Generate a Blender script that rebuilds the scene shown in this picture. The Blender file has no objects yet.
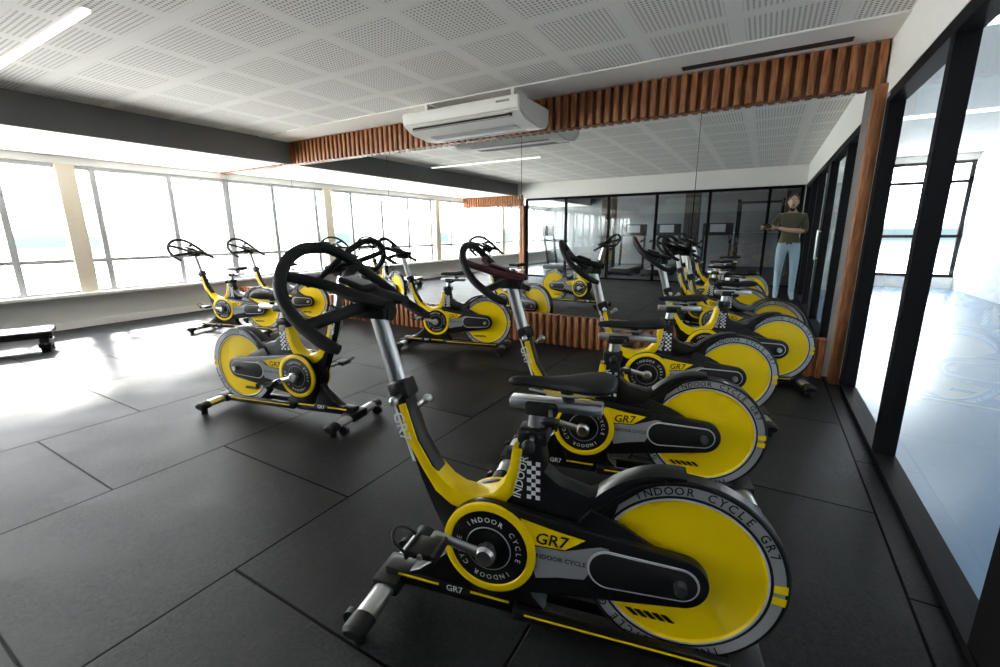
import bpy, bmesh, math, random
from mathutils import Vector, Matrix
random.seed(3)
S=bpy.context.scene
try:
    S.view_settings.view_transform='Standard'
except Exception: pass

# ------------------------------------------------------------ materials
def mat(name,col,rough=.5,metal=0,spec=.5,coat=0,noise=0,nscale=20,bump=0,bscale=200):
    m=bpy.data.materials.new(name); m.use_nodes=True
    nt=m.node_tree; b=nt.nodes['Principled BSDF']
    b.inputs['Base Color'].default_value=(*col,1)
    b.inputs['Roughness'].default_value=rough
    b.inputs['Metallic'].default_value=metal
    b.inputs['Specular IOR Level'].default_value=spec
    b.inputs['Coat Weight'].default_value=coat
    tc=nt.nodes.new('ShaderNodeTexCoord')
    n=nt.nodes.new('ShaderNodeTexNoise'); n.inputs['Scale'].default_value=nscale; n.inputs['Detail'].default_value=4
    nt.links.new(tc.outputs['Object'],n.inputs['Vector'])
    mx=nt.nodes.new('ShaderNodeMix'); mx.data_type='RGBA'; mx.blend_type='MULTIPLY'
    mx.inputs['Factor'].default_value=1
    mx.inputs[6].default_value=(*col,1)
    mr=nt.nodes.new('ShaderNodeMapRange'); mr.inputs[3].default_value=1-noise; mr.inputs[4].default_value=1+noise
    nt.links.new(n.outputs['Fac'],mr.inputs[0]); nt.links.new(mr.outputs[0],mx.inputs[7])
    nt.links.new(mx.outputs[2],b.inputs['Base Color'])
    if bump:
        n2=nt.nodes.new('ShaderNodeTexNoise'); n2.inputs['Scale'].default_value=bscale
        nt.links.new(tc.outputs['Object'],n2.inputs['Vector'])
        bp=nt.nodes.new('ShaderNodeBump'); bp.inputs['Strength'].default_value=bump; bp.inputs['Distance'].default_value=.004
        nt.links.new(n2.outputs['Fac'],bp.inputs['Height']); nt.links.new(bp.outputs[0],b.inputs['Normal'])
    return m
def emis(name,col,st):
    m=bpy.data.materials.new(name); m.use_nodes=True; nt=m.node_tree
    b=nt.nodes['Principled BSDF']; b.inputs['Base Color'].default_value=(*col,1)
    b.inputs['Emission Color'].default_value=(*col,1); b.inputs['Emission Strength'].default_value=st
    return m
def glassmat(name,tint,refl=.9,base=.03,gain=.6):
    m=bpy.data.materials.new(name); m.use_nodes=True; nt=m.node_tree
    nt.nodes.remove(nt.nodes['Principled BSDF'])
    o=nt.nodes['Material Output']; t=nt.nodes.new('ShaderNodeBsdfTransparent'); t.inputs[0].default_value=(*tint,1)
    g=nt.nodes.new('ShaderNodeBsdfGlossy'); g.inputs['Roughness'].default_value=.01; g.inputs[0].default_value=(refl,refl,refl,1)
    f=nt.nodes.new('ShaderNodeLayerWeight'); f.inputs[0].default_value=.5
    p=nt.nodes.new('ShaderNodeMath'); p.operation='POWER'; p.inputs[1].default_value=5
    a=nt.nodes.new('ShaderNodeMath'); a.operation='MULTIPLY_ADD'; a.inputs[1].default_value=gain; a.inputs[2].default_value=base
    mx=nt.nodes.new('ShaderNodeMixShader')
    nt.links.new(f.outputs['Facing'],p.inputs[0]); nt.links.new(p.outputs[0],a.inputs[0]); nt.links.new(a.outputs[0],mx.inputs[0])
    nt.links.new(t.outputs[0],mx.inputs[1]); nt.links.new(g.outputs[0],mx.inputs[2])
    nt.links.new(mx.outputs[0],o.inputs[0]); return m

M={}
M['black']=mat('black_paint',(.006,.006,.0065),.36,spec=.4,coat=.12)
M['blackmat']=mat('black_plastic',(.009,.009,.0095),.5,spec=.4,bump=.1)
M['foam']=mat('black_foam_grip',(.008,.008,.0085),.6,spec=.35,bump=.3,bscale=400)
M['pad']=mat('black_arm_pad',(.008,.008,.0085),.6,spec=.35,bump=.3,bscale=400)
M['burgundy']=mat('burgundy_arm_pad',(.07,.008,.018),.6,bump=.3,bscale=400)
M['yellow']=mat('yellow_paint',(.98,.68,.0),.38,spec=.3,coat=.12)
M['silver']=mat('brushed_aluminium',(.70,.71,.73),.28,metal=1)
M['rim']=mat('rim_grey',(.50,.51,.53),.32,metal=.45)
M['grey']=mat('grey_decal',(.30,.31,.33),.4)
M['lgrey']=mat('light_grey_decal',(.62,.63,.65),.4)
M['white']=mat('white_decal',(.85,.85,.86),.4)
M['wall']=mat('wall_paint',(.85,.84,.81),.7,noise=.04)
M['wallgrey']=mat('wall_paint_grey',(.60,.60,.58),.7,noise=.04)
M['gymwall']=mat('gym_wall_paint',(.20,.21,.22),.7,noise=.08,nscale=3)
M['beamshade']=mat('soffit_shade_grey',(.18,.18,.18),.7,noise=.04)  # shade on the soffit front, put into its colour
M['beige']=mat('column_paint',(.70,.62,.50),.7,noise=.04)
M['ceil']=mat('ceiling_paint',(.90,.885,.85),.8,noise=.03)
M['frame']=mat('black_metal_frame',(.008,.008,.009),.6,spec=.1)
M['wframe']=mat('white_window_frame',(.42,.43,.44),.4)
M['mirror']=mat('mirror_silver',(.84,.87,.86),.0,metal=1)
M['glass']=glassmat('clear_glass',(.84,.90,.93),base=.10)
M['winglass']=glassmat('window_glass',(.98,.99,.99),base=.02)
M['led']=emis('led_tube',(1,.98,.95),1.4)
M['fill_glow']=emis('added_fill_panel',(1,.98,.95),3)  # glow for strips added to light the side room and gym
M['acw']=mat('ac_plastic',(.86,.86,.82),.4)
M['dark']=mat('dark_slot',(.03,.025,.02),.6)

def woodmat():
    m=bpy.data.materials.new('wood_slat'); m.use_nodes=True; nt=m.node_tree; b=nt.nodes['Principled BSDF']
    tc=nt.nodes.new('ShaderNodeTexCoord'); mp=nt.nodes.new('ShaderNodeMapping'); mp.inputs['Scale'].default_value=(9,9,1.2)
    n=nt.nodes.new('ShaderNodeTexNoise'); n.inputs['Scale'].default_value=6; n.inputs['Detail'].default_value=6
    cr=nt.nodes.new('ShaderNodeValToRGB'); cr.color_ramp.elements[0].color=(.19,.060,.020,1); cr.color_ramp.elements[1].color=(.45,.185,.068,1)
    cr.color_ramp.elements[0].position=.3; cr.color_ramp.elements[1].position=.7
    nt.links.new(tc.outputs['Object'],mp.inputs[0]); nt.links.new(mp.outputs[0],n.inputs['Vector']); nt.links.new(n.outputs['Fac'],cr.inputs[0])
    nt.links.new(cr.outputs[0],b.inputs['Base Color']); b.inputs['Roughness'].default_value=.45; return m
M['wood']=woodmat()

XL,XR,YM,H=-8.2,.65,4.6,2.6
YB=-2.6; YG=-9.0
_cx=((XL-.2)+(XR+.06))/2; _cy=(YB+YM+.2)/2
FX=1.62+1.09*21+_cx; FY=-.74+1.09*20+_cy
def floormat():
    m=bpy.data.materials.new('rubber_tile_floor'); m.use_nodes=True; nt=m.node_tree; b=nt.nodes['Principled BSDF']
    tc=nt.nodes.new('ShaderNodeTexCoord'); sp=nt.nodes.new('ShaderNodeSeparateXYZ'); cb=nt.nodes.new('ShaderNodeCombineXYZ')
    nt.links.new(tc.outputs['Object'],sp.inputs[0])
    ax=nt.nodes.new('ShaderNodeMath'); ax.operation='ADD'; ax.inputs[1].default_value=FX
    ay=nt.nodes.new('ShaderNodeMath'); ay.operation='ADD'; ay.inputs[1].default_value=FY
    nt.links.new(sp.outputs[0],ax.inputs[0]); nt.links.new(sp.outputs[1],ay.inputs[0])
    nt.links.new(ay.outputs[0],cb.inputs[0]); nt.links.new(ax.outputs[0],cb.inputs[1])
    br=nt.nodes.new('ShaderNodeTexBrick'); br.offset=.5; br.offset_frequency=2
    br.inputs['Scale'].default_value=1; br.inputs['Brick Width'].default_value=1.09; br.inputs['Row Height'].default_value=1.09
    br.inputs['Mortar Size'].default_value=.0065; br.inputs['Mortar Smooth'].default_value=.5; br.inputs['Bias'].default_value=0
    br.inputs['Color1'].default_value=(.0075,.0077,.0082,1); br.inputs['Color2'].default_value=(.0125,.0128,.0136,1); br.inputs['Mortar'].default_value=(.0006,.0006,.0006,1)
    nt.links.new(cb.outputs[0],br.inputs['Vector'])
    n=nt.nodes.new('ShaderNodeTexNoise'); n.inputs['Scale'].default_value=90; n.inputs['Detail'].default_value=7; n.inputs['Roughness'].default_value=.9
    nt.links.new(tc.outputs['Object'],n.inputs['Vector'])
    n3=nt.nodes.new('ShaderNodeTexNoise'); n3.inputs['Scale'].default_value=3.0; n3.inputs['Detail'].default_value=7
    nt.links.new(tc.outputs['Object'],n3.inputs['Vector'])
    mr=nt.nodes.new('ShaderNodeMapRange'); mr.inputs[1].default_value=.35; mr.inputs[2].default_value=.68; mr.inputs[3].default_value=.2; mr.inputs[4].default_value=3.2
    nt.links.new(n.outputs['Fac'],mr.inputs[0])
    mr2=nt.nodes.new('ShaderNodeMapRange'); mr2.inputs[1].default_value=.3; mr2.inputs[2].default_value=.7; mr2.inputs[3].default_value=.5; mr2.inputs[4].default_value=1.6
    nt.links.new(n3.outputs['Fac'],mr2.inputs[0])
    mu=nt.nodes.new('ShaderNodeMath'); mu.operation='MULTIPLY'; nt.links.new(mr.outputs[0],mu.inputs[0]); nt.links.new(mr2.outputs[0],mu.inputs[1])
    mx=nt.nodes.new('ShaderNodeMix'); mx.data_type='RGBA'; mx.blend_type='MULTIPLY'; mx.inputs['Factor'].default_value=1
    nt.links.new(br.outputs['Color'],mx.inputs[6]); nt.links.new(mu.outputs[0],mx.inputs[7]); nt.links.new(mx.outputs[2],b.inputs['Base Color'])
    rr=nt.nodes.new('ShaderNodeMapRange'); rr.inputs[3].default_value=.36; rr.inputs[4].default_value=.62
    nt.links.new(n3.outputs['Fac'],rr.inputs[0]); nt.links.new(rr.outputs[0],b.inputs['Roughness'])
    sm=nt.nodes.new('ShaderNodeMapRange'); sm.inputs[3].default_value=.13; sm.inputs[4].default_value=.02
    nt.links.new(br.outputs['Fac'],sm.inputs[0]); nt.links.new(sm.outputs[0],b.inputs['Specular IOR Level'])
    bp=nt.nodes.new('ShaderNodeBump'); bp.inputs['Strength'].default_value=.45; bp.inputs['Distance'].default_value=.005
    nt.links.new(n.outputs['Fac'],bp.inputs['Height'])
    bp2=nt.nodes.new('ShaderNodeBump'); bp2.invert=True; bp2.inputs['Strength'].default_value=.9; bp2.inputs['Distance'].default_value=.005
    nt.links.new(br.outputs['Fac'],bp2.inputs['Height']); nt.links.new(bp.outputs[0],bp2.inputs['Normal']); nt.links.new(bp2.outputs[0],b.inputs['Normal'])
    return m
M['floor']=floormat()

def perfmat():
    m=bpy.data.materials.new('perforated_gypsum'); m.use_nodes=True; nt=m.node_tree; b=nt.nodes['Principled BSDF']; b.inputs['Roughness'].default_value=.8
    L=nt.links; N=nt.nodes
    tc=N.new('ShaderNodeTexCoord'); sp=N.new('ShaderNodeSeparateXYZ'); L.new(tc.outputs['Object'],sp.inputs[0])
    def ma(op,a,b_=None,c=None):
        k=N.new('ShaderNodeMath'); k.operation=op
        for i,v in enumerate((a,b_,c)):
            if v is None: continue
            if isinstance(v,(int,float)): k.inputs[i].default_value=v
            else: L.new(v,k.inputs[i])
        return k.outputs[0]
    P=.62; q=.031
    def cell(o,p): return ma('ABSOLUTE',ma('SUBTRACT',ma('FRACT',ma('DIVIDE',ma('ADD',o,40*P),p)),.5))
    ins=[ma('LESS_THAN',cell(sp.outputs[i],P),.42) for i in (0,1)]
    d=[cell(sp.outputs[i],q) for i in (0,1)]
    r=ma('SQRT',ma('ADD',ma('MULTIPLY',d[0],d[0]),ma('MULTIPLY',d[1],d[1])))
    hole=ma('MULTIPLY',ma('LESS_THAN',r,.26),ma('MULTIPLY',ins[0],ins[1]))
    mx=N.new('ShaderNodeMix'); mx.data_type='RGBA'; L.new(hole,mx.inputs['Factor'])
    mx.inputs[6].default_value=(.90,.885,.85,1); mx.inputs[7].default_value=(.28,.27,.25,1)
    L.new(mx.outputs[2],b.inputs['Base Color']); return m
M['perf']=perfmat()
M['floor2']=mat('blue_grey_vinyl',(.13,.22,.34),.22,noise=.06)
M['gymfloor']=mat('grey_vinyl',(.05,.05,.055),.35,noise=.1)

# ------------------------------------------------------------ mesh builder
class MB:
    def __init__(s): s.v=[];s.f=[];s.m=[];s.mats=[]
    def mi(s,k):
        if k not in s.mats: s.mats.append(k)
        return s.mats.index(k)
    def add(s,vs,fs,k):
        o=len(s.v); s.v+= [tuple(v) for v in vs]
        i=s.mi(k)
        for f in fs: s.f.append(tuple(o+a for a in f)); s.m.append(i)
    def addbm(s,bm,k):
        bm.verts.index_update(); s.add([v.co[:] for v in bm.verts],[[v.index for v in f.verts] for f in bm.faces],k); bm.free()
    def box(s,c,d,k,bev=0,rot=None):
        bm=bmesh.new(); bmesh.ops.create_cube(bm,size=1)
        for v in bm.verts: v.co=Vector((v.co.x*d[0],v.co.y*d[1],v.co.z*d[2]))
        if bev: bmesh.ops.bevel(bm,geom=bm.edges[:],offset=bev,segments=2,affect='EDGES',profile=.5)
        R=rot if rot else Matrix.Identity(3)
        for v in bm.verts: v.co=R@v.co+Vector(c)
        s.addbm(bm,k)
    def bar(s,a,b,w,h,k,bev=0,up=(0,1,0)):
        a=Vector(a);b=Vector(b);d=(b-a);l=d.length;d.normalize();u=Vector(up);u=(u-d*u.dot(d)).normalized();t=d.cross(u)
        R=Matrix((d,u,t)).transposed(); s.box((a+b)/2,(l,w,h),k,bev,R)
    def poly(s,pts,y0,y1,k,bev=0,axis='y'):
        bm=bmesh.new(); vs=[bm.verts.new((p[0],y0,p[1])) for p in pts]; f=bm.faces.new(vs)
        r=bmesh.ops.extrude_face_region(bm,geom=[f]); nv=[e for e in r['geom'] if isinstance(e,bmesh.types.BMVert)]
        for v in nv: v.co.y=y1
        bmesh.ops.recalc_face_normals(bm,faces=bm.faces[:])
        if bev:
            es=[e for e in bm.edges if abs(e.verts[0].co.y-e.verts[1].co.y)<1e-6]
            bmesh.ops.bevel(bm,geom=es,offset=bev,segments=2,affect='EDGES',profile=.5)
        s.addbm(bm,k)
    def sweep(s,pts,rad,k,seg=12,smooth=0,up=(0,0,1),cap=True):
        pts=[Vector(p) for p in pts]
        rad=[(r,r) if isinstance(r,(int,float)) else r for r in (rad if isinstance(rad,list) else [rad]*len(pts))]
        if smooth:
            np_,nr=[],[]
            for i in range(len(pts)-1):
                p0=pts[max(i-1,0)];p1=pts[i];p2=pts[i+1];p3=pts[min(i+2,len(pts)-1)]
                for j in range(smooth):
                    t=j/smooth
                    np_.append(.5*((2*p1)+(p2-p0)*t+(2*p0-5*p1+4*p2-p3)*t*t+(3*p1-p0-3*p2+p3)*t**3))
                    nr.append(tuple(rad[i][q]*(1-t)+rad[i+1][q]*t for q in (0,1)))
            np_.append(pts[-1]);nr.append(rad[-1]);pts,rad=np_,nr
        vs=[];fs=[];n=len(pts)
        for i,p in enumerate(pts):
            d=(pts[min(i+1,n-1)]-pts[max(i-1,0)]).normalized(); u=Vector(up)
            if abs(u.dot(d))>.98: u=Vector((1,0,0))
            a=d.cross(u).normalized(); b=a.cross(d).normalized()
            for j in range(seg):
                t=2*math.pi*j/seg; vs.append(p+a*math.cos(t)*rad[i][0]+b*math.sin(t)*rad[i][1])
        for i in range(n-1):
            for j in range(seg):
                a=i*seg+j;b=i*seg+(j+1)%seg; fs.append((a,b,b+seg,a+seg))
        if cap: fs.append(tuple(range(seg))[::-1]); fs.append(tuple((n-1)*seg+j for j in range(seg)))
        s.add(vs,fs,k)
    def lathe(s,prof,c,k,seg=48,close=False):
        vs=[];fs=[]
        for r,y in prof:
            for j in range(seg):
                t=2*math.pi*j/seg; vs.append((c[0]+r*math.cos(t),c[1]+y,c[2]+r*math.sin(t)))
        n=len(prof)
        for i in range(n-1):
            for j in range(seg):
                a=i*seg+j;b=i*seg+(j+1)%seg; fs.append((a,a+seg,b+seg,b))
        s.add(vs,fs,k)
    def ell(s,c,r,k,seg=16,rings=10,rot=None):
        R=rot if rot else Matrix.Identity(3)
        bm=bmesh.new(); bmesh.ops.create_uvsphere(bm,u_segments=seg,v_segments=rings,radius=1)
        for v in bm.verts: v.co=R@Vector((v.co.x*r[0],v.co.y*r[1],v.co.z*r[2]))+Vector(c)
        s.addbm(bm,k)
    def text(s,st,size,ox,oz,y,side,k,ang=0,align='CENTER',shear=0):
        cu=bpy.data.curves.new('t','FONT'); cu.body=st; cu.size=size; cu.align_x=align; cu.align_y='CENTER'; cu.resolution_u=2; cu.offset=size*.012; cu.shear=shear
        ob=bpy.data.objects.new('t',cu); bpy.context.scene.collection.objects.link(ob)
        bpy.context.view_layer.update()
        me=bpy.data.meshes.new_from_object(ob.evaluated_get(bpy.context.evaluated_depsgraph_get()))
        ca,sa=math.cos(ang),math.sin(ang); sg=-1 if side>0 else 1
        vs=[(ox+sg*(v.co.x*ca-v.co.y*sa),y,oz+(v.co.x*sa+v.co.y*ca)) for v in me.vertices]
        s.add(vs,[tuple(p.vertices) for p in me.polygons],k)
        bpy.data.objects.remove(ob); bpy.data.curves.remove(cu); bpy.data.meshes.remove(me)
    def mesh(s,name,ang=35,recalc=True):
        me=bpy.data.meshes.new(name); me.from_pydata(s.v,[],s.f)
        for k in s.mats: me.materials.append(M[k])
        for p,i in zip(me.polygons,s.m): p.material_index=i; p.use_smooth=True
        if recalc:
            bm=bmesh.new(); bm.from_mesh(me); bmesh.ops.recalc_face_normals(bm,faces=bm.faces[:]); bm.to_mesh(me); bm.free()
        me.set_sharp_from_angle(angle=math.radians(ang)); me.update(); return me
    def obj(s,name,loc=(0,0,0),rz=0,ang=35):
        ob=bpy.data.objects.new(name,s.mesh(name,ang)); S.collection.objects.link(ob); ob.location=loc; ob.rotation_euler=(0,0,rz); return ob
def bx(name,x0,x1,y0,y1,z0,z1,k,bev=0):
    b=MB(); b.box((0,0,0),(x1-x0,y1-y0,z1-z0),k,bev); return b.obj(name,((x0+x1)/2,(y0+y1)/2,(z0+z1)/2))
def pane(name,p,k,parent=None):
    b=MB(); b.add(p,[(0,1,2,3)],k); o=b.obj(name)
    if parent: o.parent=parent
    return o

# ------------------------------------------------------------ bike
def build_bike():
    b=MB(); W=(0,0,.33); CX,CZ=.575,.325
    for sg in (1,-1):
        b.lathe([(.290,0),(.290,sg*.022),(.284,sg*.027)],W,'black',64)
        b.lathe([(.284,sg*.027),(.276,sg*.028)],W,'black',64)
        b.lathe([(.276,sg*.028),(.246,sg*.028)],W,'rim',64)
        b.lathe([(.246,sg*.028),(.238,sg*.028)],W,'black',64)
        b.lathe([(.238,sg*.028),(.232,sg*.028)],W,'lgrey',64)
        b.lathe([(.232,sg*.028),(.226,sg*.022),(.10,sg*.024),(.05,sg*.034),(.0001,sg*.034)],W,'yellow',64)
        word='INDOOR CYCLE GR7'
        for rep in (0,1):
            n=len(word)
            for i,ch in enumerate(word):
                if ch==' ': continue
                th=math.radians(90+(6.3*(n-1)/2)-6.3*i-(18 if rep==0 else 200))
                r=.2605
                b.text(ch,.034,(-1 if sg>0 else 1)*r*math.cos(th),W[2]+r*math.sin(th),sg*.0295,sg,'black',th-math.pi/2)
        for a0 in (-8,0):
            th=math.radians(a0); th2=math.radians(a0+5); s_=-1
            b.poly([(s_*.246*math.cos(th),.33+.246*math.sin(th)),(s_*.281*math.cos(th),.33+.281*math.sin(th)),(s_*.281*math.cos(th2),.33+.281*math.sin(th2)),(s_*.246*math.cos(th2),.33+.246*math.sin(th2))],sg*.0285,sg*.0297,'yellow')
        for i in range(5):
            x=.02+i*.026; b.poly([(x-.02,.155),(x-.005,.155),(x+.02,.175),(x+.004,.175)],sg*.024,sg*.0275,'black')
    b.sweep([(0,-.10,.33),(0,.10,.33)],.018,'silver',16)
    def tear(r1,r2,x1=CX,z1=CZ,x2=0,z2=.33,n=20):
        d=Vector((x2-x1,z2-z1)); L=d.length; base=math.atan2(d.y,d.x); al=math.acos((r1-r2)/L)
        pts=[]
        for i in range(n*2+1):
            t=base+al+(2*math.pi-2*al)*i/(n*2); pts.append((x1+r1*math.cos(t),z1+r1*math.sin(t)))
        for i in range(n+1):
            t=base-al+2*al*i/n; pts.append((x2+r2*math.cos(t),z2+r2*math.sin(t)))
        return pts
    for sg in (1,-1):
        b.poly(tear(.155,.078),sg*.040,sg*.072,'black',.006)
        b.poly(tear(.062,.052,.20,.330,0,.33),sg*.072,sg*.0745,'lgrey')
        b.poly(tear(.055,.046,.20,.330,0,.33),sg*.074,sg*.078,'blackmat',.001)
        b.poly([(.47,.447),(.36,.425),(.27,.412),(.33,.368),(.44,.365)],sg*.072,sg*.0738,'yellow')
        b.poly([(.44,.360),(.335,.362),(.225,.400),(.20,.398),(.245,.325),(.27,.280),(.35,.268),(.42,.250),(.435,.30)],sg*.072,sg*.0734,'grey')
        b.text('GR7',.055,.375,.390,sg*.0745,sg,'black',0,shear=.2)
        b.text('INDOOR CYCLE',.022,.345,.330,sg*.0745,sg,'black',0)
        b.lathe([(.155,.070*sg),(.155,.080*sg),(.150,.083*sg),(.132,.083*sg),(.128,.078*sg)],(CX,0,CZ),'yellow',48)
        b.lathe([(.129,.079*sg),(.122,.080*sg),(.0001,.082*sg)],(CX,0,CZ),'black',48)
        b.lathe([(.072,.0830*sg),(.074,.0835*sg),(.076,.0815*sg)],(CX,0,CZ),'grey',40)
        w='INDOOR CYCLE'
        for i,ch in enumerate(w):
            if ch==' ': continue
            for off in (60,-120):
                th=math.radians(off+70-13*i); r=.100
                b.text(ch,.024,CX+(-1 if sg>0 else 1)*r*math.cos(th),CZ+r*math.sin(th),sg*.0825,sg,'white',th-math.pi/2)
    b.sweep([(CX,-.125,CZ),(CX,.125,CZ)],.024,'silver',20)
    for sg,dx in ((1,1),(-1,-1)):
        e=(CX+dx*.165,sg*.122,CZ+dx*.045)
        b.sweep([(CX-dx*.01,sg*.112,CZ),(CX+dx*.05,sg*.115,CZ+dx*.014),e],[(.022,.014),(.017,.011),(.015,.010)],'silver',12,smooth=3,up=(0,1,0))
        b.lathe([(.034,sg*.100),(.034,sg*.118),(.024,sg*.127),(.0001,sg*.128)],(CX,0,CZ),'silver',24)
        px,pz=e[0],e[2]
        b.sweep([(px,sg*.115,pz),(px,sg*.23,pz)],.009,'silver',10)
        b.box((px,sg*.185,pz),(.085,.080,.022),'blackmat',.006)
        b.box((px+.045,sg*.185,pz),(.012,.095,.03),'blackmat',.003)
        b.box((px-.045,sg*.185,pz),(.012,.095,.03),'blackmat',.003)
        b.sweep([(px+.045,sg*.145,pz),(px+.09,sg*.15,pz+.03),(px+.105,sg*.185,pz+.045),(px+.09,sg*.22,pz+.03),(px+.045,sg*.225,pz)],.005,'blackmat',6,smooth=3)
    body=[(.893,.79),(.852,.815),(.835,.79),(.79,.64),(.755,.53),(.70,.465),(.63,.45),(.56,.47),(.515,.53),(.49,.66),(.475,.70),(.415,.70),(.405,.62),(.40,.54),(.36,.50),(.26,.495),(.20,.48),(.14,.42),(.16,.37),(.30,.35),(.48,.30),(.44,.14),(.40,.10),(.42,.06),(.60,.06),(.66,.12),(.72,.25),(.79,.40),(.83,.50)]
    b.poly(body,-.034,.034,'black',.008)
    sw=[(.832,.76),(.795,.635),(.768,.55),(.735,.50),(.69,.478),(.63,.472),(.575,.49),(.535,.535),(.515,.60),(.505,.66),
        (.475,.655),(.482,.58),(.505,.50),(.545,.445),(.60,.415),(.66,.41),(.72,.425),(.775,.465),(.805,.53),(.832,.63),(.857,.75)]
    b.poly(sw,-.039,.039,'yellow',.005)
    for sg in (1,-1):
        b.poly([(.876,.77),(.883,.77),(.835,.56),(.825,.56)],sg*.034,sg*.0355,'white')
        b.text('GR7',.055,.848,.68,sg*.0405,sg,'white',math.radians(-72 if sg>0 else 72))
        for i in range(3):
            for j in range(9):
                if (i+j)%2==0: b.box((.425+.014*i+(.0),sg*.0345,.50+.014*j),(.014,.0015,.014),'white')
        b.text('INDOOR',.036,.478,.565,sg*.0405,sg,'white',math.radians(80 if sg>0 else -80))
        b.poly([(.26,.495),(.16,.46),(-.02,.36),(-.02,.30),(.14,.33),(.34,.40)],sg*.034,sg*.046,'black',.003)
        b.bar((.50,sg*.050,.085),(-.20,sg*.050,.070),.03,.045,'black',.006)
        b.bar((.46,sg*.0662,.092),(-.12,sg*.0662,.080),.002,.006,'yellow')
        b.text('GR7',.034,.72,.098,sg*.0375,sg,'white')
    n=14; o=[];inn=[]
    for i in range(n+1):
        t=math.radians(28+62*i/n); k=.022*(1-i/n)**.7+.006
        o.append(((.297+k)*math.cos(t),.33+(.297+k)*math.sin(t))); inn.append((.296*math.cos(t),.33+.296*math.sin(t)))
    b.poly(o+inn[::-1],-.036,.036,'black',.003)
    for sg in (1,-1):
        b.poly([(.25,.49),(.20,.535),(.12,.595),(.06,.622),(.05,.612),(.11,.585),(.18,.525),(.20,.46),(.25,.44)],sg*.031,sg*.038,'black',.002)
    b.poly([(.42,.60),(.36,.555),(.27,.53),(.20,.555),(.17,.55),(.22,.47),(.42,.44)],-.034,.034,'black',.006)
    b.bar((.50,0,.080),(1.0,0,.095),.07,.058,'black',.010)
    b.bar((.52,.0365,.098),(.66,.0365,.102),.002,.008,'yellow'); b.bar((.78,.0365,.103),(.94,.0365,.107),.002,.008,'yellow')
    b.bar((.52,-.0365,.098),(.66,-.0365,.102),.002,.008,'yellow'); b.bar((.78,-.0365,.103),(.94,-.0365,.107),.002,.008,'yellow')
    b.poly([(.66,.10),(.80,.10),(.92,.11),(.86,.14),(.76,.22),(.72,.27)],-.03,.03,'black',.006)
    for fx in (.98,-.20):
        b.sweep([(fx,-.21,.062),(fx,.21,.062)],[(.040,.026)]*2,'silver',16,up=(0,0,1))
        b.box((fx,0,.068),(.10,.15,.058),'blackmat',.01)
        for sg in (1,-1):
            b.sweep([(fx,sg*.195,.062),(fx,sg*.255,.060),(fx,sg*.265,.058)],[(.044,.030),(.044,.030),(.034,.022)],'blackmat',16)
            b.sweep([(fx,sg*.225,0),(fx,sg*.225,.035)],.022,'blackmat',14)
    for sg in (1,-1):
        b.lathe([(.0001,sg*.17),(.032,sg*.17),(.032,sg*.195),(.0001,sg*.195)],(1.035,0,.034),'blackmat',20)
    b.sweep([(.852,0,.74),(.935,0,1.04)],[(.020,.030)]*2,'silver',16,up=(0,0,1))
    b.bar((.848,0,.765),(.868,0,.825),.075,.070,'blackmat',.01)
    b.sweep([(.85,.03,.785),(.845,.075,.782)],.007,'silver',10); b.ell((.845,.083,.782),(.015,.015,.015),'silver')
    b.sweep([(.80,0,.745),(.775,0,.765)],.010,'silver',10); b.ell((.768,0,.77),(.016,.016,.014),'silver')
    b.box((.945,0,1.055),(.12,.085,.055),'blackmat',.014)
    b.sweep([(.88,0,1.045),(1.02,0,1.065)],.026,'blackmat',14)
    loop=[(.89,.262,.990),(.93,.266,1.005),(.99,.264,1.040),(1.055,.252,1.090),(1.11,.215,1.148),(1.145,.150,1.205),(1.16,.07,1.240)]
    lp=loop+[(1.164,0,1.246)]+[(x,-y,z) for x,y,z in loop[::-1]]
    b.sweep(lp,[.014]+[.0185]*(len(lp)-2)+[.014],'foam',12,smooth=4)
    b.sweep([(1.00,-.262,1.045),(.965,-.19,1.06),(.955,-.08,1.068),(.955,.08,1.068),(.965,.19,1.06),(1.00,.262,1.045)],.018,'foam',12,smooth=4)
    for sg in (1,-1):
        b.sweep([(.86,sg*.05,1.078),(.97,sg*.052,1.100),(1.06,sg*.055,1.128),(1.11,sg*.09,1.148),(1.13,sg*.17,1.172)],[(.024,.015),(.028,.019),(.020,.017),.017,.016],'pad',12,smooth=4)
    b.box((1.00,0,1.135),(.10,.085,.016),'pad',.006,Matrix.Rotation(math.radians(-18),3,'Y'))
    b.box((1.00,0,1.145),(.075,.06,.004),'grey',.001,Matrix.Rotation(math.radians(-18),3,'Y'))
    b.sweep([(.447,0,.66),(.432,0,.80)],[(.018,.026)]*2,'silver',16)
    b.box((.445,0,.695),(.095,.078,.05),'blackmat',.012)
    b.sweep([(.44,.03,.70),(.44,.09,.70)],.008,'silver',10); b.ell((.44,.10,.70),(.02,.018,.02),'blackmat')
    b.bar((.24,0,.795),(.52,0,.795),.050,.032,'silver',.006)
    b.box((.42,0,.785),(.10,.066,.045),'blackmat',.010)
    b.sweep([(.39,.03,.785),(.38,.085,.78)],.007,'silver',10); b.ell((.38,.095,.78),(.028,.014,.014),'blackmat')
    b.sweep([(.34,0,.805),(.35,0,.842)],.018,'blackmat',12)
    for sg in (1,-1): b.sweep([(.25,sg*.03,.848),(.34,sg*.022,.832),(.46,sg*.012,.840)],.004,'silver',8,smooth=3)
    b.sweep([(x-.02,0,z-.01) for x,z in ((.225,.877),(.235,.880),(.265,.882),(.31,.879),(.36,.873),(.42,.870),(.48,.870),(.53,.867),(.545,.862))],
            [(.03,.008),(.065,.018),(.082,.024),(.078,.024),(.052,.021),(.030,.018),(.022,.017),(.018,.014),(.006,.005)],'foam',20,smooth=3)
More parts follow.
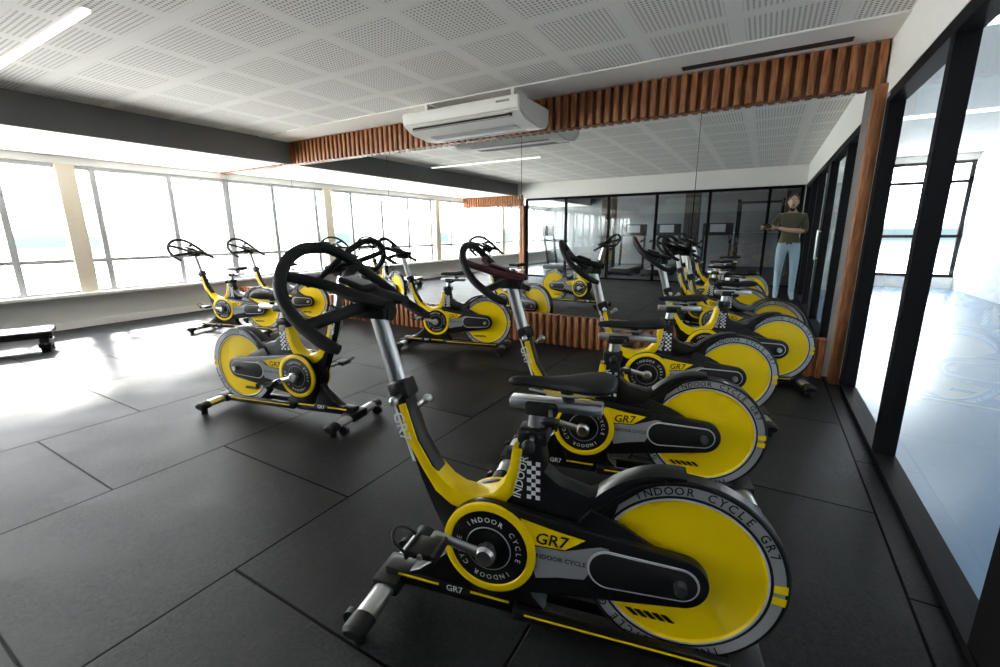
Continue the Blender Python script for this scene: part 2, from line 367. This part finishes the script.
    b.v=[(x+(.04*max(0,min(1,(z-.5)/.12)) if x>.6 else 0),y,z) for x,y,z in b.v]
    return b.mesh('stationary_bike')
bm_=build_bike()
BK=[(-.115,1.185,193,.955),(-.165,2.17,195,.955),(-.095,3.20,197,.95),(.17,4.15,197,.96),(-3.20,1.75,10,.97),(-5.5,3.35,199,.96),(-5.55,4.10,198,.96),(-2.5,3.98,197,.96)]
padslot=[m.name for m in bm_.materials].index('black_arm_pad')
for i,(x,y,a,sc) in enumerate(BK):
    o=bpy.data.objects.new('stationary_bike',bm_); S.collection.objects.link(o); o.location=(x,y,0); o.rotation_euler=(0,0,math.radians(a)); o.scale=(sc,sc,sc)
    if i==0: o.scale=(.945,.97,.97)
    if i==1: o.material_slots[padslot].link='OBJECT'; o.material_slots[padslot].material=M['burgundy']

# ------------------------------------------------------------ room
bx('floor',XL-.2,XR+.06,YB,YM+.2,-.1,0,'floor')
bx('ceiling',-6.3,XR+.06,YB,YM+.2,H,H+.12,'perf')
bx('trim_ceiling_border',-6.3,XR,YM-.55,YM-.1,H-.012,H+.01,'ceil')
bx('trim_soffit',XL-.2,-6.3,YG,YM+.2,2.30,H+.12,'wall')
bx('trim_soffit_face_shade',-6.3,-6.27,YB,YM-.09,2.28,H-.001,'beamshade')  # dark strip over the soffit front, painted as its shaded side
bx('wall_mirror_side',XL-.2,XR+.06,YM+.02,YM+.2,0,H,'wallgrey')
bx('wall_mirror',XL+.02,XR-.1,YM-.01,YM+.02,.34,2.28,'mirror')
for k,xx in enumerate((-6.4,-4.4,-2.4,-.6)):
    bx('trim_%d'%(20+k),xx-.002,xx+.002,YM-.0115,YM-.009,.34,2.28,'frame')
def slats(name,x0,x1,y,z0,z1,d=.05,pitch=.085,back=.02,sgn=-1):
    b=MB()
    n=int((x1-x0)/pitch)
    b.box(((x0+x1)/2,y,(z0+z1)/2),(x1-x0,back,z1-z0),'wood')
    for i in range(n+1): b.box((x0+.03+i*(x1-x0-.06)/n,y+sgn*(back/2+d/2),(z0+z1)/2),(pitch*.55,d,z1-z0),'wood',.004)
    return b.obj(name)
slats('trim_wood_beam',XL+.02,XR-.01,YM-.03,2.28,H-.012,.055)
slats('trim_wood_skirt',XL+.02,XR-.1,YM-.02,0,.34,.035)
bx('trim_wood_post',XR-.07,XR-.0,YM-.20,YM-.08,0,2.27,'wood',.004)
bx('wall_left',XL-.2,XL,YG,YM+.02,0,.46,'wallgrey')
bx('wall_left_header',XL-.2,XL,YG,YM+.02,2.2,2.3,'wall')
bx('trim_window_sill',XL-.02,XL+.10,YG,YM,.44,.48,'wall')
bx('baseboard_left',XL,XL+.02,YG,YM-.06,0,.10,'wall')
b=MB()
ys=[4.57]+[3.72-.95*i for i in range(14)]
for yy in ys: b.box((XL-.06,yy,1.33),(.08,.07,1.74),'wframe')
for zz in (.49,.92,2.17): b.box((XL-.06,(YG+YM)/2,zz),(.07,YM-YG,.05),'wframe')
win1=b.obj('window_1')
pane('glass_pane',[(XL-.06,YG,.5),(XL-.06,YM,.5),(XL-.06,YM,2.2),(XL-.06,YG,2.2)],'winglass',win1)
for yy in (2.48,-1.3,-5.1): bx('trim_column',XL-.16,XL+.02,yy-.10,yy+.10,.48,2.2,'beige')
def sheer():
    m=bpy.data.materials.new('sheer_blind_fabric'); m.use_nodes=True; nt=m.node_tree; nt.nodes.remove(nt.nodes['Principled BSDF'])
    t=nt.nodes.new('ShaderNodeBsdfTransparent'); t.inputs[0].default_value=(.9,.9,.9,1)
    tl=nt.nodes.new('ShaderNodeBsdfTranslucent'); tl.inputs[0].default_value=(.9,.89,.87,1)
    mx=nt.nodes.new('ShaderNodeMixShader'); mx.inputs[0].default_value=.4
    nt.links.new(t.outputs[0],mx.inputs[1]); nt.links.new(tl.outputs[0],mx.inputs[2]); nt.links.new(mx.outputs[0],nt.nodes['Material Output'].inputs[0]); return m
M['sheer']=sheer()
for i in range(len(ys)-1):
    if i%4==2: continue
    z0=.60+.25*(i%2); pane('roller_blind',[(XL-.125,ys[i+1]+.05,z0),(XL-.125,ys[i]-.05,z0),(XL-.125,ys[i]-.05,2.2),(XL-.125,ys[i+1]+.05,2.2)],'sheer',win1)

# right glazed wall
bx('wall_right_header',XR,XR+.12,YB,YM+.2,2.2,H,'wall')
b=MB()
b.box((XR+.05,(YB+4.3)/2,2.16),(.10,4.3-YB,.07),'frame'); b.box((XR+.05,(YB+4.3)/2,.015),(.10,4.3-YB,.03),'frame')
for yy,w in ((4.36,.12),(3.05,.07),(1.50,.30),(.1,.09),(-1.2,.09),(YB+.08,.08)): b.box((XR+.05,yy,1.09),(.09,w,2.16),'frame')
b.sweep([(XR-.03,1.60,.85),(XR-.03,1.60,1.25)],.010,'silver',8)
for zz in (.87,1.23): b.sweep([(XR-.03,1.60,zz),(XR+.01,1.60,zz)],.008,'silver',8)
d1=b.obj('door_1')
pane('glass_pane',[(XR+.05,YB,.02),(XR+.05,4.3,.02),(XR+.05,4.3,2.16),(XR+.05,YB,2.16)],'glass',d1)
X2=3.55; Y2=13.0
bx('floor_side_room',XR+.06,X2+.1,YB,Y2+.1,-.1,0,'floor2')
bx('ceiling_side_room',XR+.12,X2+.1,YB,Y2+.1,2.75,2.85,'ceil')
bx('wall_side_room_right',X2,X2+.12,YB,Y2,0,2.75,'wall')
bx('wall_side_room_left',XR-.06,XR+.06,YM+.2,Y2,0,2.75,'wall')
bx('wall_side_room_back',XR,X2,YB-.12,YB,0,2.75,'wall')
bx('wall_far_low',XR,X2,Y2,Y2+.12,0,.25,'wall'); bx('wall_far_top',XR,X2,Y2,Y2+.12,2.6,2.75,'wall'); bx('wall_far_side',XR,2.1,Y2,Y2+.12,.25,2.6,'wall')
b=MB()
for xx in (2.12,2.9,3.50): b.box((xx,Y2+.02,1.42),(.07,.06,2.35),'frame')
for zz in (.27,1.1,2.2,2.58): b.box((2.82,Y2+.02,zz),(1.44,.06,.06),'frame')
b.obj('window_4')
for yy in (1.5,5.0,8.5): bx('side_room_fill_strip',1.2,3.0,yy-.04,yy+.04,2.72,2.749,'fill_glow')  # glowing strips added to brighten the side room

# back glazed partition and gym beyond it
bx('wall_back_header',-6.3,XR,YB-.1,YB,2.2,H,'wall')
slats('trim_wood_header_back',XL+.02,-6.1,YB-.03,2.0,2.3,.05,sgn=1)
bx('trim_wood_post_back',-6.2,-6.05,YB-.08,YB+.07,0,2.0,'wood')
b=MB()
xs=[-6.0,-4.8,-3.6,-2.4,-1.2,0,.6]
for xx in xs: b.box((xx,YB-.05,1.09),(.06,.07,2.16),'frame')
b.box((-2.7,YB-.05,2.165),(6.6,.07,.06),'frame'); b.box((-2.7,YB-.05,.02),(6.6,.07,.04),'frame')
d2=b.obj('door_2')
pane('glass_pane',[(-6.0,YB-.05,.04),(.6,YB-.05,.04),(.6,YB-.05,2.16),(-6.0,YB-.05,2.16)],'glass',d2)
bx('floor_gym',XL-.2,3.8,YG,YB,-.1,0,'gymfloor')
bx('ceiling_gym',-6.3,3.8,YG,YB-.1,H,H+.12,'gymwall')
bx('wall_gym_back',XL-.2,3.8,YG-.12,YG,0,H+.1,'gymwall')
bx('wall_gym_right',3.7,3.82,YG,YB-.12,0,H+.1,'gymwall')
for xx in (-4.6,-2.0,.6): bx('concrete_column',xx-.2,xx+.2,-6.2,-5.8,0,H,'dark')
for xx in (-5,-3,-1): bx('gym_fill_strip',xx-.6,xx+.6,-4.3,-4.22,H-.03,H-.001,'fill_glow')  # glowing strips added to light the gym behind the partition
def treadmill(x,y,a):
    b=MB()
    b.box((0,0,.12),(.75,1.6,.16),'blackmat',.03); b.box((0,-.05,.205),(.5,1.35,.01),'grey')
    for s in (-1,1):
        b.bar((s*.36,.60,.15),(s*.36,.78,1.25),.06,.06,'blackmat',.01,up=(1,0,0)); b.bar((s*.36,.70,1.0),(s*.36,.2,.95),.05,.05,'foam',.01,up=(1,0,0))
        b.box((s*.33,.3,.02),(.06,.4,.04),'blackmat')
        b.box((s*.33,-.6,.02),(.06,.2,.04),'blackmat')
    b.box((0,.78,1.30),(.80,.10,.35),'blackmat',.02); b.box((0,.725,1.33),(.4,.01,.22),'grey')
    return b.obj('treadmill',(x,y,0),math.radians(a))
for x in (-5.6,-3.6,-2.6,-1.2): treadmill(x,-4.6 if x>-5 else -5,180 if x>-4 else 90)
b=MB()
for sx in (-.6,.6):
    for sy in (-.6,.6): b.box((sx,sy,1.1),(.07,.07,2.2),'frame')
    b.box((sx,0,2.16),(.07,1.2,.07),'frame'); b.box((sx,0,.04),(.07,1.3,.07),'frame')
b.box((0,-.6,2.16),(1.2,.07,.07),'frame'); b.sweep([(-1.0,-.66,1.2),(1.0,-.66,1.2)],.014,'silver',10)
for s in (-.85,.85): b.sweep([(s-.03,-.66,1.2),(s+.03,-.66,1.2)],.22,'blackmat',24,up=(0,0,1))
b.obj('squat_rack',(-.2,-7.6,0))

# ceiling fittings
bx('side_room_fill_strip',-6.2,-3.7,1.38-.02,1.38+.02,H-.02,H-.001,'led')
bx('trim_air_slot',-.75,.40,YM-.28,YM-.20,H-.020,H-.011,'dark')
b=MB()
prof=[(-.36,.235),(.36,.235),(.36,.07),(.30,.02),(.10,0),(-.20,.03),(-.34,.10),(-.36,.15)]
bm=bmesh.new()
vs=[bm.verts.new((-.8,p[0],p[1])) for p in prof]; f=bm.faces.new(vs)
r=bmesh.ops.extrude_face_region(bm,geom=[f])
for e in r['geom']:
    if isinstance(e,bmesh.types.BMVert): e.co.x=.8
bmesh.ops.recalc_face_normals(bm,faces=bm.faces[:]); bmesh.ops.bevel(bm,geom=bm.edges[:],offset=.015,segments=2,affect='EDGES'); b.addbm(bm,'acw')
b.box((0,-.30,.075),(1.36,.012,.06),'dark',0,Matrix.Rotation(math.radians(-27),3,'X'))
for i in range(3): b.box((0,-.335+.02*i-.012,.10-.022*i),(1.34,.05,.004),'acw',0,Matrix.Rotation(math.radians(20),3,'X'))
for i in range(14): b.box((0,-.08+.022*i,.010+.0),(1.2,.006,.012),'grey')
b.box((.6,-.362,.19),(.16,.006,.02),'grey')
for sx in (-.6,.6): b.box((sx,0,.29),(.04,.3,.14),'acw')
ac=b.obj('ceiling_air_conditioner',(-2.72,4.15,H-.345)); ac.scale=(.87,.9,.9)

b=MB()
b.box((0,0,.19),(1.05,.42,.055),'blackmat',.02); b.box((0,0,.219),(.98,.36,.006),'grey',.002)
b.box((0,0,.155),(.96,.34,.03),'blackmat',.01)
for sx in (-.42,.42):
    b.box((sx,0,.07),(.14,.40,.05),'blackmat',.012)
    for sy in (-.14,.14): b.box((sx,sy,.07),(.11,.09,.14),'blackmat',.015)
st=b.obj('aerobic_step',(-7.05,1.33,0),math.radians(70)); st.scale=(.75,1,1.1)

# ------------------------------------------------------------ photographer (seen in the mirror)
M['skin']=mat('skin',(.50,.30,.21),.5); M['shirt']=mat('olive_shirt',(.07,.065,.035),.8,noise=.2); M['jeans']=mat('light_denim',(.36,.47,.56),.8,noise=.15,nscale=60)
M['hair']=mat('dark_hair',(.02,.013,.01),.5); M['shoe']=mat('shoe',(.6,.6,.6),.6); M['eye']=mat('eye',(.02,.02,.02),.2); M['lip']=mat('lip',(.4,.15,.12),.5)
def skinned(verts,edges,rads,sub=2,root=0):
    me=bpy.data.meshes.new('sk'); me.from_pydata(verts,edges,[]); ob=bpy.data.objects.new('sk',me); S.collection.objects.link(ob)
    md=ob.modifiers.new('s','SKIN')
    for i,r in enumerate(rads):
        sv=me.skin_vertices[0].data[i]; sv.radius=r if isinstance(r,tuple) else (r,r); sv.use_root=(i==root)
    md.use_smooth_shade=True
    sb=ob.modifiers.new('d','SUBSURF'); sb.levels=sub; sb.render_levels=sub
    bpy.context.view_layer.update()
    m2=bpy.data.meshes.new_from_object(ob.evaluated_get(bpy.context.evaluated_depsgraph_get()))
    bpy.data.objects.remove(ob); v=[tuple(x.co) for x in m2.vertices]; f=[tuple(p.vertices) for p in m2.polygons]; bpy.data.meshes.remove(m2); return v,f
def person():
    b=MB(); px,py=.38,-.36
    V=[(0,0,.98),(0,.005,1.10),(0,.0,1.24),(0,-.005,1.38),(0,-.005,1.47),(0,.01,1.56),
       (-.10,0,.92),(-.11,.02,.52),(-.11,-.02,.12),(-.115,.13,.045),
       (.10,0,.92),(.12,.03,.52),(.13,-.02,.12),(.15,.13,.045),
       (-.18,-.005,1.41),(-.33,.06,1.20),(-.36,.19,1.235),(-.37,.255,1.26),
       (.18,-.005,1.41),(.22,.12,1.17),(-.08,.235,1.20),(-.20,.262,1.235)]
    E=[(0,1),(1,2),(2,3),(3,4),(4,5),(0,6),(6,7),(7,8),(8,9),(0,10),(10,11),(11,12),(12,13),(3,14),(14,15),(15,16),(16,17),(3,18),(18,19),(19,20),(20,21)]
    R=[(.165,.12),(.14,.105),(.16,.115),(.15,.11),(.055,.055),(.05,.05),(.10,.10),(.066,.066),(.045,.048),(.045,.032),(.10,.10),(.066,.066),(.045,.048),(.045,.032),
       (.066,.066),(.048,.048),(.036,.036),(.026,.026),(.066,.066),(.048,.048),(.036,.036),(.026,.026)]
    v,f=skinned(V,E,R)
    groups={}
    for fc in f:
        c=sum((Vector(v[i]) for i in fc),Vector())/len(fc)
        if c.z<.075 : k='shoe'
        elif c.z<.98 : k='jeans'
        elif c.z>1.455: k='skin'
        elif c.y>.17: k='skin'
        else: k='shirt'
        groups.setdefault(k,[]).append(fc)
    o=len(b.v); b.v+=[(x+px,y+py,z) for x,y,z in v]
    for k,fl in groups.items():
        i=b.mi(k)
        for fc in fl: b.f.append(tuple(o+a for a in fc)); b.m.append(i)
    hc=Vector((px-.01,py+.03,1.655))
    b.ell(hc,(.075,.093,.112),'skin',24,16)
    b.ell(hc+Vector((0,.035,-.055)),(.052,.055,.052),'skin',16,10)
    b.ell(hc+Vector((0,-.018,.022)),(.086,.094,.106),'hair',24,16)
    b.ell(hc+Vector((0,-.075,-.06)),(.06,.045,.10),'hair',16,10)
    b.sweep([hc+Vector((0,.088,.012)),hc+Vector((0,.108,-.018)),hc+Vector((0,.100,-.028))],[.007,.012,.009],'skin',8,smooth=2)
    for s in (-1,1):
        b.ell(hc+Vector((s*.030,.083,.008)),(.013,.008,.007),'white',10,8); b.ell(hc+Vector((s*.030,.090,.008)),(.006,.004,.006),'eye',8,6)
        b.ell(hc+Vector((s*.030,.088,.026)),(.018,.006,.004),'hair',8,6); b.ell(hc+Vector((s*.077,0,-.005)),(.010,.018,.028),'skin',10,8)
    b.ell(hc+Vector((0,.090,-.055)),(.024,.008,.008),'lip',10,8)
    ph=Vector((0.02,-.085,1.262)); b.box(ph,(.150,.009,.074),'black',.004)
    b.ell(ph+Vector((.055,.006,.022)),(.009,.004,.009),'grey')
    for s,wr in ((-1,Vector(V[17])),(1,Vector(V[21]))):
        w=wr+Vector((px,py,0)); palm=Vector((ph.x+s*.085,ph.y-.012,ph.z-.025))
        HV=[tuple(w),tuple((w+palm)/2),tuple(palm)]; HE=[(0,1),(1,2)]; HR=[(.024,.020),(.030,.018),(.034,.016)]
        for j,l in enumerate((.024,.030,.026,.019)):
            base=palm+Vector((s*.004,.004,.030-.018*j)); n=len(HV)
            HV+=[tuple(base),tuple(base+Vector((s*.006,.020,.002))),tuple(base+Vector((-s*.010,.026,.002))),tuple(base+Vector((-s*(.010+l*.7),.022,.0)))]
            HE+=[(2,n),(n,n+1),(n+1,n+2),(n+2,n+3)]; HR+=[.009,.0085,.008,.0065]
        n=len(HV); tb=palm+Vector((-s*.005,-.012,-.028))
        HV+=[tuple(tb),tuple(tb+Vector((-s*.022,-.006,.010))),tuple(tb+Vector((-s*.040,.002,.024)))]; HE+=[(2,n),(n,n+1),(n+1,n+2)]; HR+=[.011,.010,.008]
        v,f=skinned(HV,HE,HR,1); b.add(v,f,'skin')
    return b.obj('photographer_person')
pp=person(); pp.scale=(1.0,1.0,1.05)

# ------------------------------------------------------------ world & lights
w=bpy.data.worlds.new('sky'); S.world=w; w.use_nodes=True; nt=w.node_tree; bg=nt.nodes['Background']
tc=nt.nodes.new('ShaderNodeTexCoord'); sp=nt.nodes.new('ShaderNodeSeparateXYZ'); nt.links.new(tc.outputs['Generated'],sp.inputs[0])
cr=nt.nodes.new('ShaderNodeValToRGB'); e=cr.color_ramp.elements
e[0].position=.40; e[0].color=(.85,.84,.80,1); e[1].position=.70; e[1].color=(.92,.96,1,1)
a=e.new(.470); a.color=(.75,.75,.72,1); a=e.new(.490); a.color=(.045,.06,.06,1); a=e.new(.502); a.color=(.05,.068,.075,1); a=e.new(.508); a.color=(.95,.97,1,1)
mr=nt.nodes.new('ShaderNodeMapRange'); mr.inputs[1].default_value=-1; mr.inputs[2].default_value=1
nt.links.new(sp.outputs[2],mr.inputs[0]); nt.links.new(mr.outputs[0],cr.inputs[0]); nt.links.new(cr.outputs[0],bg.inputs[0]); bg.inputs[1].default_value=19
sl=bpy.data.lights.new('sun','SUN'); sl.energy=14; sl.angle=math.radians(5); sl.color=(1,.96,.88)
so=bpy.data.objects.new('sun',sl); S.collection.objects.link(so)
d=Vector((.80,-.22,-.46)); so.rotation_euler=d.to_track_quat('-Z','Y').to_euler()
def area(name,loc,sx,sy,e,rot=(0,0,0),col=(1,.98,.95)):
    l=bpy.data.lights.new(name,'AREA'); l.shape='RECTANGLE'; l.size=sx; l.size_y=sy; l.energy=e; l.color=col
    o=bpy.data.objects.new(name,l); S.collection.objects.link(o); o.location=loc; o.rotation_euler=rot; return o
for y in (1.5,5.0,8.5): area('fill_lamp',(2.1,y,2.70),1.8,.08,30,col=(.9,.96,1))  # fill lights added below the side room strips
area('fill_lamp',(-3,-4.3,H-.05),4,.1,20)  # fill light added for the gym

# ------------------------------------------------------------ camera
cd=bpy.data.cameras.new('camera'); cam=bpy.data.objects.new('camera',cd); S.collection.objects.link(cam); S.camera=cam
cd.lens=15.95; cd.sensor_width=36; cd.clip_start=.03
cam.matrix_world=Matrix.Translation((0,0,1.25))@Matrix.Rotation(math.radians(30.4),4,'Z')@Matrix.Rotation(math.radians(90-12.8),4,'X')@Matrix.Rotation(math.radians(-.5),4,'Z')
